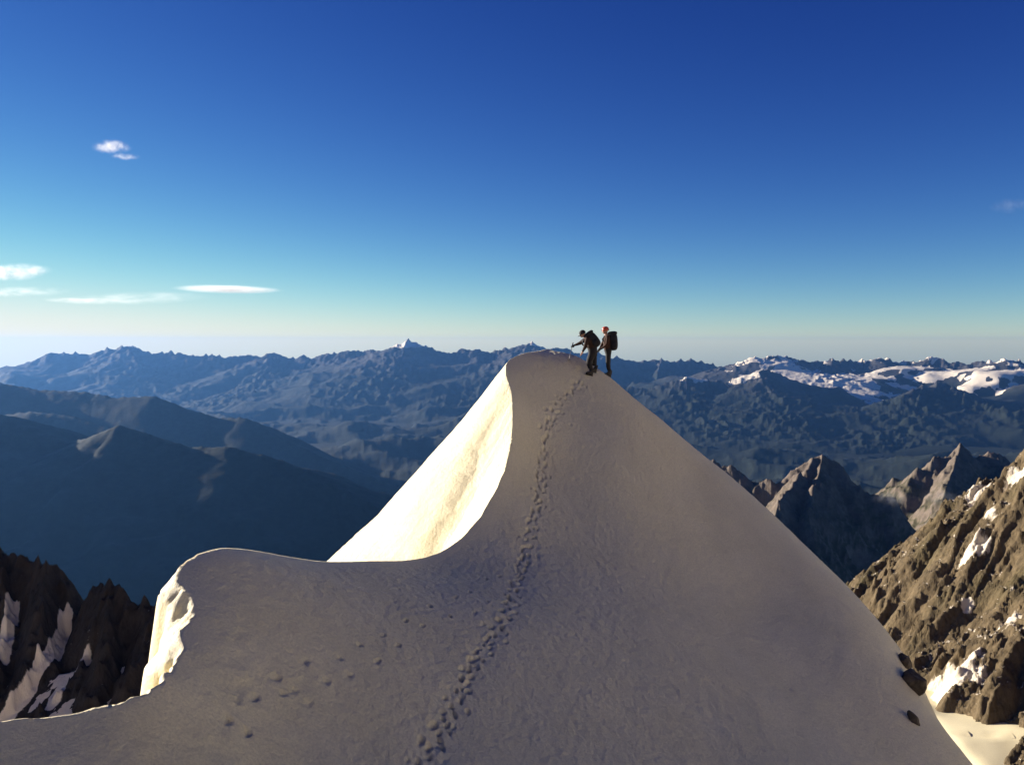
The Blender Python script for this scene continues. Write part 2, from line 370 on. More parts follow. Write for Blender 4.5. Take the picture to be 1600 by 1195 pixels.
M_FAR = terrain_material('far_rock', (0.032, 0.031, 0.032), (0.085, 0.08, 0.075), (0.013, 0.019, 0.013), 0.0012, 12)
M_FOREST = terrain_material('wooded_slope', (0.05, 0.045, 0.04), (0.07, 0.066, 0.055), (0.013, 0.019, 0.012), 0.0025, 8)
M_MID = terrain_material('scree_rock', (0.085, 0.07, 0.056), (0.21, 0.165, 0.125), (0.055, 0.055, 0.022), 0.006, 6)
M_CRAG = terrain_material('crag_rock', (0.035, 0.027, 0.016), (0.21, 0.155, 0.085), (0.075, 0.064, 0.026), 0.045, 5, (1, 1, 0.5))
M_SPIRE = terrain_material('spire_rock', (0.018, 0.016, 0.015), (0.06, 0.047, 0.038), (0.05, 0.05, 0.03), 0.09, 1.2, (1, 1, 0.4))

# the far range, left and middle of the view
farA = [(-250, 556, 38000), (-120, 550, 37500), (-60, 553, 37000), (0, 553, 36500), (30, 549, 36300), (75, 546, 36000), (105, 537, 36000), (128, 547, 36000), (165, 546, 36000), (200, 537, 35800),
        (222, 548, 35500), (262, 549, 35500), (300, 553, 35200), (350, 556, 35000), (398, 554, 35000), (426, 546, 35000), (452, 556, 34800), (485, 553, 34600), (522, 549, 34500), (560, 547, 34300),
        (600, 545, 34000), (622, 539, 34000), (638, 529, 34000), (662, 540, 34000), (700, 546, 33500), (722, 546, 33500), (745, 539, 33500), (768, 545, 33500), (792, 541, 33500), (826, 532, 33500),
        (856, 541, 33500), (900, 548, 33500), (945, 551, 33000), (965, 556, 33000), (1000, 562, 33000), (1034, 557, 33000), (1078, 561, 33000), (1120, 569, 33000), (1170, 570, 33000), (1300, 575, 33000)]
spursA = [[(638, 529, 34000), (600, 600, 31000), (560, 660, 27500)], [(826, 532, 33500), (800, 600, 30000), (720, 660, 26000), (640, 705, 23000)], [(426, 546, 35000), (400, 610, 31000), (330, 650, 28000)],
          [(200, 537, 35800), (230, 600, 32000), (260, 640, 29000)], [(1034, 557, 33000), (1020, 610, 29000), (960, 680, 25000)]]
X, Y = polar(-41, 16, 860, 10500, 40000, 175, 0.8)
Z = range_height(X, Y, [pts(farA)] + [pts(s) for s in spursA], BASE, 0.30, 4600, 1000, 100, 230, 520, 0.72, 0.35, 700, 3, 0.0)
Z = Z + 160 * (ridged(X / 2100, Y / 2100, 4, 140) - 0.62) * smooth(BASE, BASE + 700, Z) * smooth(50, -300, Z)
n = slope_of(X, Y, Z)
nz = fbm(X / 900, Y / 900, 4, 12)
snow = smooth(-420, 0, Z + 320 * nz) * smooth(0.5, 0.78, n[..., 2] + 0.2 * nz) * 0.72
veg = smooth(-700, -1300, Z + 250 * nz) * 0.95
grid_obj('far_mountain_range', X, Y, Z, M_FAR, {'snow': snow, 'veg': veg}, label='far blue mountain range along the skyline with one sharp pyramid peak')

# the glaciated range on the right
rB = [(960, 600, 24500), (1010, 606, 24000), (1040, 598, 24000), (1072, 588, 24000), (1110, 596, 24000), (1150, 590, 24000), (1185, 580, 24000), (1200, 576, 24500)]
farB = [(1130, 572, 28500), (1160, 566, 28500), (1176, 558, 28500), (1210, 555, 28800), (1236, 557, 29000), (1265, 563, 29000), (1300, 559, 29000), (1345, 562, 29000), (1375, 555, 29000), (1405, 561, 29000),
        (1440, 562, 28500), (1457, 557, 28500), (1500, 563, 28000), (1540, 561, 27500), (1567, 558, 27000), (1600, 564, 27000), (1680, 556, 27000), (1800, 560, 27000)]
rB2 = [(1385, 640, 21000), (1420, 612, 21500), (1445, 600, 22000), (1470, 596, 22500), (1500, 610, 21500), (1530, 622, 21000), (1580, 634, 20000), (1640, 640, 19500), (1750, 640, 19000)]
spB = [[(1185, 580, 24000), (1210, 640, 21500), (1240, 700, 19500)], [(1072, 588, 24000), (1080, 650, 21500), (1130, 700, 19500)], [(1445, 600, 22000), (1420, 660, 19800), (1380, 720, 18000)],
       [(1300, 559, 29000), (1300, 590, 27000), (1302, 600, 25500)]]
X, Y = polar(6, 41, 680, 9000, 33000, 180, 0.8)
Z = range_height(X, Y, [pts(farB), pts(rB), pts(rB2)] + [pts(s) for s in spB], BASE, 0.27, 3000, 700, 200, 190, 450, 0.72, 0.35, 700, 3, 0.0)
Z = Z + 110 * (ridged(X / 2400, Y / 2400, 2, 240) - 0.62) * smooth(BASE, BASE + 700, Z) * smooth(50, -300, Z)
# glacier basins lie level and smooth
gl = np.zeros(X.shape)
for px, py, d, rx, ry in ((1210, 563, 28000, 1300, 700), (1420, 568, 27500, 1500, 600), (1088, 588, 24000, 420, 260), (1165, 586, 24000, 520, 300), (1290, 584, 26500, 2500, 1500), (1330, 606, 25000, 1500, 900), (1360, 618, 24000, 900, 600), (1490, 574, 26500, 1500, 900), (1530, 584, 25000, 1100, 700), (1570, 575, 25500, 1400, 800)):
    q = P(px, py, d); e = np.exp(-(((X - q[0]) / rx) ** 2 + ((Y - q[1]) / ry) ** 2)); gl = np.maximum(gl, e)
    Z = Z * (1 - 0.5 * smooth(0.35, 0.8, e)) + (q[2] + 0.09 * (Y - q[1]) + 60 * fbm(X / 1500, Y / 1500, 3, 77)) * 0.5 * smooth(0.35, 0.8, e)
n = slope_of(X, Y, Z)
nz = fbm(X / 600, Y / 600, 5, 13)
snow = np.maximum(smooth(-900, -300, Z + 480 * nz) * smooth(0.55, 0.8, n[..., 2] + 0.2 * nz) * 0.95, smooth(0.30, 0.62, gl + 1.1 * nz - 1.6 * np.clip(0.93 - n[..., 2], 0, 1)) * smooth(0.1, 0.3, gl))
veg = smooth(-900, -1500, Z + 250 * nz) * 0.95
grid_obj('glaciated_mountain_range', X, Y, Z, M_FAR, {'snow': snow, 'veg': veg}, label='hazy mountain range with sunlit glaciers and snow crests beyond the shaded snow face')

# the dark ridges on the left
def wooded(name, lines, a0, a1, na, r0, r1, nr, slope, wl, amp, seed, jag, label):
    X, Y = polar(a0, a1, na, r0, r1, nr)
    Z = range_height(X, Y, [pts(l) for l in lines], BASE, slope, wl, amp, seed, jag, wl / 6, 1.0, 0.6)
    nz = fbm(X / 500, Y / 500, 4, seed)
    grid_obj(name, X, Y, Z, M_FOREST, {'snow': np.zeros(X.shape), 'veg': smooth(100, -400, Z + 300 * nz)}, label=label)
wooded('wooded_ridge', [[(-420, 522, 15400), (-300, 532, 15200), (-130, 562, 15000), (0, 597, 14800), (60, 608, 14600), (130, 611, 14500), (178, 620, 14300), (240, 618, 14200), (300, 640, 14000), (340, 652, 13800), (383, 652, 13600), (440, 684, 13200),  # left end, out of view, raised to shade the crest
                         (500, 711, 12800), (560, 736, 12400), (640, 770, 12000), (760, 800, 11500)]],
       -46, 2, 420, 9800, 18000, 80, 0.45, 1700, 160, 300, 28, 'hazy blue ridge sloping down from the left behind the darkest ridge')
wooded('wooded_ridge', [[(-260, 640, 13000), (0, 648, 12500), (55, 641, 12400), (110, 648, 12300), (170, 668, 12000), (260, 700, 11500)]],
       -42, -8, 240, 9000, 14500, 50, 0.5, 1500, 200, 330, 26, 'low hazy spur between the two long dark ridges on the left')
wooded('wooded_ridge', [[(-420, 508, 9900), (-300, 517, 9700), (-140, 568, 9400), (0, 647, 9000), (60, 676, 8900), (105, 690, 8800), (145, 682, 8700), (185, 664, 8700), (228, 676, 8600), (262, 689, 8500), (300, 697, 8500), (358, 697, 8400), (420, 712, 8300),  # unseen left end made higher so its shadow covers the front slope
                         (480, 733, 8200), (540, 766, 8000), (600, 795, 7800), (680, 850, 7600)]],
       -46, -4, 500, 4600, 10500, 120, 0.42, 1300, 110, 360, 24, 'darkest wooded ridge on the left with a small rounded hump')

# two rocky peaks in the middle distance, right
def mid(name, lines, a0, a1, na, r0, r1, nr, slope, wl, amp, seed, jag, label):
    X, Y = polar(a0, a1, na, r0, r1, nr)
    Z = range_height(X, Y, [pts(l) for l in lines], BASE, slope, wl, amp, seed, jag, wl / 4, 1.0, 0.9)
    Z = Z + 55 * (ridged(X / 190, Y / 190, 5, seed + 8) - 0.6) * smooth(-3000, -2000, Z)
    n = slope_of(X, Y, Z); nz = fbm(X / 250, Y / 250, 4, seed)
    veg = smooth(-480, -800, Z + 160 * nz) * smooth(0.5, 0.8, n[..., 2]) * 0.8
    grid_obj(name, X, Y, Z, M_MID, {'snow': np.zeros(X.shape), 'veg': veg}, label=label, smooth_shade=False)
mid('rocky_peak', [[(1020, 690, 3900), (1090, 715, 3800), (1140, 727, 3700), (1178, 744, 3650), (1212, 750, 3600), (1242, 733, 3600), (1270, 714, 3600), (1302, 713, 3600), (1322, 732, 3550), (1352, 758, 3500), (1390, 776, 3450)],
                   [(1270, 714, 3600), (1225, 770, 3350), (1190, 840, 3050)], [(1285, 712, 3600), (1262, 800, 3250), (1290, 900, 2900)]],
    10, 28, 440, 2300, 4600, 180, 0.95, 420, 190, 400, 26, 'brown rocky peak with a dark shaded right side, beyond the snow face')
mid('rocky_peak', [[(1330, 800, 4300), (1380, 769, 4300), (1422, 739, 4300), (1460, 717, 4350), (1500, 695, 4400), (1521, 710, 4400), (1546, 704, 4400), (1572, 716, 4400), (1600, 730, 4400), (1660, 735, 4400), (1760, 760, 4400)],
                   [(1500, 695, 4400), (1470, 790, 3900), (1440, 860, 3600)], [(1572, 716, 4400), (1540, 780, 4000), (1500, 850, 3600)]],
    20, 36, 340, 3000, 5200, 140, 0.85, 450, 150, 420, 22, 'broad brown mountain with a slanting summit ridge behind the sunlit crag')

# the sunlit crag on the right and the glacier at its foot
def crag_lines():
    main = [(1180, 1010, 1250), (1322, 908, 1180), (1372, 886, 1150), (1430, 850, 1110), (1472, 800, 1060), (1520, 765, 1010), (1558, 748, 970), (1574, 726, 940), (1590, 706, 930), (1640, 670, 900), (1760, 590, 860), (1950, 480, 800)]
    sp = [[(1430, 850, 1110), (1400, 940, 1000), (1385, 1030, 900)], [(1520, 765, 1010), (1480, 880, 920), (1440, 990, 830)], [(1574, 726, 940), (1545, 880, 830), (1500, 1010, 760)], [(1700, 630, 880), (1640, 860, 760), (1570, 1030, 690)],
          [(1950, 480, 800), (1800, 800, 700), (1680, 1060, 620)]]
    return [pts(main)] + [pts(s) for s in sp]
X, Y = np.meshgrid(np.linspace(230, 800, 430), np.linspace(480, 1300, 470))
CL = crag_lines()
def glacier_z(X, Y):
    q = P(1560, 1150, 640); return q[2] + 0.02 * (X - q[0]) - 0.10 * np.clip(Y - q[1], 0, 1e9) + 0.20 * np.clip(Y - q[1], -1e9, 0) - 0.6 * np.clip(330 - X, 0, 1e9) + 6 * fbm(X / 90, Y / 90, 3, 5)
def crag_z(X, Y):
    z = range_height(X, Y, CL, -3000, 1.05, 110, 50, 300, 8, 30, 1.0, 0.55)
    st = 4.5 * perlin(X / 60, Y / 60, 3)
    wx = X + 14 * fbm(X / 50, Y / 50, 3, 341); wy = Y + 14 * fbm(X / 50, Y / 50, 3, 342)
    z = z + 34 * (ridged((wx + 0.3 * wy) / 190, (wy - 0.35 * wx) / 48, 5, 320) - 0.6) + 5 * (ridged(wx / 26, wy / 11, 4, 330) - 0.6) + 4.2 * (ridged(wx / 9, wy / 5, 4, 350) - 0.6) + st
    return z
Z = crag_z(X, Y)
n = slope_of(X, Y, Z); nz = fbm(X / 16, Y / 16, 4, 17)
snow = smooth(0.66, 0.86, n[..., 2] + 0.25 * nz) * 0.5
for px, py, rx, ry, s in ((1530, 775, 17, 20, 1.0), (1545, 800, 12, 13, .8), (1532, 855, 13, 11, .95), (1512, 858, 10, 10, .9), (1592, 745, 14, 22, .9), (1480, 1065, 30, 26, 1.2), (1500, 1050, 18, 16, 1.2), (1462, 1080, 16, 16, 1.2), (1580, 965, 12, 12, .8), (1512, 945, 9, 7, .8)):
    q = hit(crag_z, px, py, 500, 1250, 300)
    snow = np.maximum(snow, s * np.exp(-(((X - q[0]) / rx) ** 2 + ((Y - q[1]) / ry) ** 2)) * (0.85 + 0.7 * nz))
veg = smooth(0.0, 0.5, fbm(X / 70, Y / 70, 3, 19)) * 0.5
grid_obj('sunlit_crag', X, Y, Z, M_CRAG, {'snow': snow, 'veg': veg}, smooth_shade=False, label='sunlit brown rock face with snow patches at the right edge')
X, Y = np.meshgrid(np.linspace(150, 900, 140), np.linspace(250, 1000, 140))
Z = glacier_z(X, Y); cr = np.abs(((Y - 640) + 0.35 * (X - 350) + 14 * fbm(X / 60, Y / 60, 3, 9)) / 2.6); Z = Z - 2.5 * np.exp(-cr ** 2)
grid_obj('glacier', X, Y, Z, M_SNOW, label='bright sunlit glacier below the brown crag')

# the dark spires on the left, with snow in the gullies
spires = [(-160, 800, 330), (-60, 815, 325), (0, 850, 320), (24, 867, 318), (50, 872, 316), (74, 869, 314), (92, 900, 312), (120, 944, 308), (150, 912, 304), (172, 908, 302), (195, 920, 300), (216, 938, 298), (245, 932, 296), (290, 925, 292), (400, 900, 285)]
spS = [[(0, 850, 320), (10, 960, 296), (-30, 1060, 276)], [(74, 869, 314), (60, 990, 288), (20, 1060, 276)], [(172, 908, 302), (120, 1020, 284), (60, 1090, 272)], [(172, 908, 302), (165, 1010, 283), (150, 1045, 276)], [(245, 932, 296), (215, 1020, 280), (200, 1050, 274)]]
X, Y = np.meshgrid(np.linspace(-235, -60, 360), np.linspace(235, 350, 260))
SL = [pts(spires)] + [pts(s) for s in spS]
def spire_z(X, Y):
    z = range_height(X, Y, SL, -3000, 1.5, 22, 15, 400, 5.5, 7, 1.0, 0.5)
    z = z + 3.0 * (ridged(X / 6.5, Y / 9, 4, 420) - 0.6) + 1.2 * (ridged(X / 2.2, Y / 2.6, 3, 430) - 0.6)
    return z
Z = spire_z(X, Y)
q0 = P(110, 1090, 268); apron = q0[2] - 9 + 0.62 * (Y - q0[1]) + 0.12 * (X - q0[0]) + 1.5 * fbm(X / 14, Y / 14, 3, 6) - 3.0 * np.clip(Y - q0[1] - 18, 0, 1e9)   # the snow filling the foot and the gullies
nz = fbm(X / 5, Y / 5, 4, 23)
snow = smooth(-0.5, 1.5, apron - Z) + 0.42 * smooth(0.55, 0.75, slope_of(X, Y, Z)[..., 2] + 0.25 * nz)
for path in ([(104, 948), (80, 1000), (40, 1060), (10, 1100)], [(132, 998), (110, 1030), (80, 1080)], [(20, 930), (5, 1000)]):
    g = np.array([hit(spire_z, a, b, 240, 330, 300) for a, b in path]); d, _, _ = polydist(X, Y, g)
    snow = np.maximum(snow, 1.1 * np.exp(-(d / 2.3) ** 2) + 0.4 * nz); Z = Z - 5 * np.exp(-(d / 4.0) ** 2)
Z = np.maximum(Z, apron)
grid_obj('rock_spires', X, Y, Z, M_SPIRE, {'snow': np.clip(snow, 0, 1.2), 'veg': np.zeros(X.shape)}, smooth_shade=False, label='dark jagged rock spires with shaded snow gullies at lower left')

Xb, Yb = np.meshgrid(np.linspace(-700, -255, 150), np.linspace(250, 640, 130))  # rock mass added out of view, keeps the sun off the spires
Zb = range_height(Xb, Yb, [np.array([(-250, 325, -75), (-330, 385, -25), (-430, 430, 35), (-520, 470, 20), (-640, 520, -60)], float)], -3000, 1.1, 60, 30, 600, 12, 20)
Zb = Zb - 4 * np.clip(Xb + 0.70 * Yb, 0, 1e9)
grid_obj('shade_buttress', Xb, Yb, Zb, M_SPIRE, {'snow': 0.55 * smooth(-0.1, 0.3, fbm(Xb / 20, Yb / 20, 3, 97)), 'veg': 0 * Xb}, label='unseen rock mass added outside the left edge to shade the spires', smooth_shade=False)
# the body of the mountain under the ridge, and the valley floor
X, Y = polar(-180, 180, 140, 12, 2300, 80, 1.8)
rr = np.hypot(X, Y - 10)
Z = -34 - 1.25 * rr + 0.06 * rr * fbm(X / 120, Y / 120, 4, 91) * 6
Z = np.maximum(Z, BASE - 60)
nz = fbm(X / 60, Y / 60, 4, 92)
grid_obj('mountain_flank', X, Y, Z, M_MID, {'snow': smooth(-0.1, 0.3, nz) * smooth(-260, -120, Z), 'veg': smooth(-900, -1700, Z)}, label='steep rocky flank of the mountain far below the snow ridge')
# snow mountain added out of view, bounces warm sunlight onto the shaded face
Xm, Ym = np.meshgrid(np.linspace(-900, 1500, 150), np.linspace(-1700, 460, 140))
bk = [np.array([(-700, -500, 10), (-260, -420, 90), (0, -480, 200), (300, -520, 290), (620, -440, 240), (900, -330, 130), (1250, -200, 20)], float), np.array([(620, -440, 240), (760, -160, 210), (830, 100, 130), (900, 330, 30)], float)]
bk[0][:, 2] *= 0.62; bk[1][:, 2] *= 0.72
Zm = -0.0 + range_height(Xm, Ym, bk, -3000, 0.85, 220, 60, 500, 14, 60)
Zm = np.minimum(Zm, -20 - 1.1 * np.hypot(Xm, Ym - 15) + 3.2 * np.clip(np.hypot(Xm, Ym - 15) - 170, 0, 1e9))
nzm = fbm(Xm / 60, Ym / 60, 4, 93)
grid_obj('bounce_mountain', Xm, Ym, Zm, M_MID, {'snow': 0.53 + 0.6 * nzm, 'veg': 0 * Xm}, label='snow mountain added unseen behind the viewpoint to bounce sunlight')
X, Y = np.meshgrid(np.linspace(-44000, 44000, 180), np.linspace(-44000, 44000, 180))
Z = BASE - 130 + 500 * np.clip(ridged(X / 9000, Y / 9000, 6, 95) - 0.35, 0, 1) * smooth(3000, 9000, np.hypot(X, Y))
grid_obj('ground', X, Y, Z, M_FOREST, {'snow': np.zeros(X.shape), 'veg': 1 + 0 * X}, label='dark valley floor between the mountain ranges')

# ------------------------------------------------------------------ air
def box_obj(name, lo, hi, material):
    bm = bmesh.new(); bmesh.ops.create_cube(bm, size=1)
    for v in bm.verts: v.co = Vector([(lo[i] + hi[i]) / 2 + v.co[i] * (hi[i] - lo[i]) for i in range(3)])
    me = bpy.data.meshes.new(name); bm.to_mesh(me); bm.free(); me.materials.append(material)
    o = bpy.data.objects.new(name, me); col.objects.link(o); return o
HAZE = 0.8e-5
m = bpy.data.materials.new('haze'); m.use_nodes = True; nt = m.node_tree; nt.nodes.remove(nt.nodes['Principled BSDF'])
pv = nt.nodes.new('ShaderNodeVolumePrincipled'); pv.inputs['Color'].default_value = (0.14, 0.37, 0.84, 1); pv.inputs['Density'].default_value = HAZE
pv.inputs['Anisotropy'].default_value = 0.45
nt.links.new(pv.outputs[0], nt.nodes['Material Output'].inputs['Volume'])
hz = box_obj('haze', (-45000, -45000, BASE - 120), (45000, 45000, 215), m); hz['kind'] = 'stuff'; hz['label'] = 'pale blue haze filling the valleys and far distance'

# ------------------------------------------------------------------ clouds
def cloud_material(name, dens, seed, freq=(3.2, 3.2, 1.0), lo=0.42, hi=0.75):
    m = bpy.data.materials.new(name); m.use_nodes = True; nt = m.node_tree; L = nt.links; nt.nodes.remove(nt.nodes['Principled BSDF'])
    tc = N(nt, 'ShaderNodeTexCoord'); mp = N(nt, 'ShaderNodeMapping'); mp.inputs['Scale'].default_value = freq; mp.inputs['Location'].default_value = (seed * 3.7, seed * 1.3, seed)
    L.new(tc.outputs['Object'], mp.inputs[0]); nz = noise(nt, 1.0, 5, 0.6, mp.outputs[0])
    mr = N(nt, 'ShaderNodeMapRange', interpolation_type='SMOOTHSTEP'); mr.inputs[1].default_value = lo; mr.inputs[2].default_value = hi; L.new(nz.outputs[0], mr.inputs[0])
    ln = N(nt, 'ShaderNodeVectorMath', operation='LENGTH'); L.new(tc.outputs['Object'], ln.inputs[0])
    fr = N(nt, 'ShaderNodeMapRange', interpolation_type='SMOOTHSTEP'); fr.inputs[1].default_value = 1.0; fr.inputs[2].default_value = 0.1; L.new(ln.outputs['Value'], fr.inputs[0])
    m1 = N(nt, 'ShaderNodeMath', operation='MULTIPLY'); L.new(mr.outputs[0], m1.inputs[0]); L.new(fr.outputs[0], m1.inputs[1])
    m2 = N(nt, 'ShaderNodeMath', operation='MULTIPLY'); L.new(m1.outputs[0], m2.inputs[0]); m2.inputs[1].default_value = dens
    v = nt.nodes.new('ShaderNodeVolumePrincipled'); v.inputs['Color'].default_value = (1, 1, 1, 1); v.inputs['Anisotropy'].default_value = 0.3
    L.new(m2.outputs[0], v.inputs['Density']); L.new(v.outputs[0], nt.nodes['Material Output'].inputs['Volume']); return m
def cloud(px, py, d, hw, hh, tau, seed, label, group, name='cloud', tilt=0, depth=0.6, **kw):
    bm = bmesh.new(); bmesh.ops.create_icosphere(bm, subdivisions=3, radius=1)
    me = bpy.data.meshes.new(name); bm.to_mesh(me); bm.free()
    o = bpy.data.objects.new(name, me); col.objects.link(o)
    k = d / F; o.location = P(px, py, d); o.scale = (hw * k, hw * k * depth, hh * k); o.rotation_euler = (0, R(tilt), 0)
    me.materials.append(cloud_material('cloud_vapour', tau / (hw * k * depth), seed, **kw))
    o['label'] = label; o['category'] = 'cloud'; o['group'] = group; return o
G = 'wispy clouds in the sky'
cloud(174, 230, 24000, 34, 12, 3.0, 1, 'small ragged white cloud puff alone high in the sky', G)
cloud(196, 245, 24000, 26, 6, 1.2, 2, 'faint scrap of cloud just below the highest puff', G)
cloud(22, 425, 24000, 62, 15, 3.6, 3, 'white cloud patch cut by the left edge of the picture', G, tilt=-3)
cloud(30, 456, 24000, 85, 9, 1.0, 4, 'faint pale streak below the white patch at the left edge', G, tilt=-2)
cloud(135, 470, 24000, 78, 6, 1.8, 5, 'thin bright streak of cloud low over the left mountains', G, tilt=1)
cloud(215, 466, 24000, 130, 11, 0.9, 6, 'long faint veil of cloud joining the low thin streak', G, tilt=-2)
cloud(356, 452, 24000, 92, 7, 2.6, 7, 'narrow white lens-shaped cloud above the left skyline', G, tilt=1, lo=0.25, hi=0.6)
cloud(1580, 322, 24000, 40, 14, 0.25, 8, 'barely visible wisp of cloud at the right edge of the sky', G)
G2 = 'mist wisps between the peaks'
cloud(1392, 778, 3300, 34, 16, 0.5, 9, 'thin mist wisp on the saddle between the brown peaks', G2, 'mist_wisp')
cloud(1468, 776, 3300, 40, 14, 0.35, 10, 'thin mist wisp close to the sunlit crag', G2, 'mist_wisp')

# ------------------------------------------------------------------ rocks poking through the snow
def rock(px, py, d, size, seed, label, sink=0.25):
    q = hit(face_z, px, py, 18, 34, 1200); x, y = q[0], q[1]; z = ground(x, y)
    bm = bmesh.new(); bmesh.ops.create_icosphere(bm, subdivisions=4, radius=1)
    rg = random.Random(seed); planes = []
    for _ in range(16):
        v = Vector((rg.gauss(0, 1), rg.gauss(0, 1), rg.gauss(0, 1))).normalized(); planes.append((v, rg.uniform(0.62, 0.95)))
    for v in bm.verts:
        r = 1.0
        for n_, k in planes:
            c = v.co.dot(n_)
            if c > 1e-3: r = min(r, k / c)
        a = np.array([v.co.x * 3 + seed]); b = np.array([v.co.y * 3 + v.co.z * 2.3])
        r *= 1 + 0.10 * float(fbm(a, b, 4, seed)[0])
        v.co = Vector((v.co.x * size[0], v.co.y * size[1], v.co.z * size[2])) * r
    me = bpy.data.meshes.new('rock'); bm.to_mesh(me); bm.free()
    me.polygons.foreach_set('use_smooth', np.zeros(len(me.polygons), bool))
    o = bpy.data.objects.new('rock', me); col.objects.link(o); o.location = (x, y, z + size[2] * (0.5 - sink)); o.rotation_euler = (0.3, -0.5, seed)
    me.materials.append(M_ROCK); o['label'] = label; o['category'] = 'rock'; o['group'] = 'rocks in the snow face'; return o
M_ROCK, nt, b = mat('granite', 0.85, 0.2)
n1 = noise(nt, 6, 8, 0.7); nt.links.new(ramp(nt, n1.outputs[0], [(0.3, (0.035, 0.028, 0.02)), (0.55, (0.10, 0.08, 0.055)), (0.75, (0.17, 0.14, 0.10))]).outputs[0], b.inputs['Base Color'])
bu = N(nt, 'ShaderNodeBump'); bu.inputs['Strength'].default_value = 0.7; bu.inputs['Distance'].default_value = 0.03; nt.links.new(n1.outputs[0], bu.inputs['Height']); nt.links.new(bu.outputs[0], b.inputs['Normal'])
rock(1424, 1070, 25.2, (0.44, 0.34, 0.40), 5, 'largest dark rock at the right edge of the snow face')
rock(1413, 1036, 25.9, (0.27, 0.24, 0.27), 9, 'dark rock touching the top of the largest rock')
rock(1428, 1126, 24.0, (0.12, 0.13, 0.27), 12, 'small upright dark rock alone in the snow below the largest rock')

# ------------------------------------------------------------------ the climbers
def plain(name, c, rough=0.8, spec=0.3, var=0.25, scale=9):
    m, nt, b = mat(name, rough, spec); n1 = noise(nt, scale, 4, 0.6)
    nt.links.new(ramp(nt, n1.outputs[0], [(0.3, tuple(x * (1 - var) for x in c)), (0.7, tuple(x * (1 + var) for x in c))]).outputs[0], b.inputs['Base Color'])
    bu = N(nt, 'ShaderNodeBump'); bu.inputs['Strength'].default_value = 0.4; bu.inputs['Distance'].default_value = 0.02
    nt.links.new(n1.outputs[0], bu.inputs['Height']); nt.links.new(bu.outputs[0], b.inputs['Normal']); return m
SKIN = plain('skin', (0.42, 0.24, 0.16), 0.55); BLACK = plain('black_cloth', (0.012, 0.011, 0.012)); TROUSER = plain('dark_trousers', (0.014, 0.013, 0.014))
BROWN = plain('brown_jacket', (0.030, 0.013, 0.007)); RUST = plain('rust_jacket', (0.045, 0.017, 0.008)); GLOVE = plain('glove', (0.012, 0.011, 0.01)); BOOT = plain('boot_leather', (0.018, 0.014, 0.012), 0.6)
RED = plain('red_helmet', (0.45, 0.055, 0.02), 0.35, 0.5, 0.05); METAL = plain('pole_metal', (0.10, 0.10, 0.11), 0.4, 0.5); PACK = plain('pack_nylon', (0.010, 0.010, 0.012), 0.7); HAT = plain('dark_cap', (0.014, 0.013, 0.015)); EYE = plain('eye', (0.02, 0.015, 0.01), 0.2, 0.6)

def link_mesh(name, bm_or_me, material, parent, loc=(0, 0, 0), rot=(0, 0, 0), smooth_=True):
    if isinstance(bm_or_me, bmesh.types.BMesh):
        me = bpy.data.meshes.new(name); bm_or_me.to_mesh(me); bm_or_me.free()
    else: me = bm_or_me
    if material: me.materials.append(material)
    if smooth_: me.polygons.foreach_set('use_smooth', np.ones(len(me.polygons), bool))
    o = bpy.data.objects.new(name, me); col.objects.link(o); o.location = loc; o.rotation_euler = rot
    if parent: o.parent = parent
    return o
def ellipsoid(rx, ry, rz, e=2.0, sub=3, cut=None):
    bm = bmesh.new(); bmesh.ops.create_icosphere(bm, subdivisions=sub, radius=1)
    for v in bm.verts:
        k = (abs(v.co.x) ** e + abs(v.co.y) ** e + abs(v.co.z) ** e) ** (-1 / e); v.co *= k
        if cut is not None: v.co.z = max(v.co.z, cut)
        v.co = Vector((v.co.x * rx, v.co.y * ry, v.co.z * rz))
    return bm
def tube(path, r, seg=8):
    bm = bmesh.new(); rings = []
    path = [Vector(p) for p in path]; rs = r if isinstance(r, (list, tuple)) else [r] * len(path)
    for i, p in enumerate(path):
        t = (path[min(i + 1, len(path) - 1)] - path[max(i - 1, 0)]).normalized(); a = t.orthogonal().normalized(); b_ = t.cross(a)
        rings.append([bm.verts.new(p + (a * math.cos(2 * math.pi * k / seg) + b_ * math.sin(2 * math.pi * k / seg)) * rs[i]) for k in range(seg)])
    for A, B in zip(rings[:-1], rings[1:]):
        for k in range(seg): bm.faces.new((A[k], A[(k + 1) % seg], B[(k + 1) % seg], B[k]))
    bm.faces.new(rings[0][::-1]); bm.faces.new(rings[-1]); bmesh.ops.recalc_face_normals(bm, faces=bm.faces); return bm

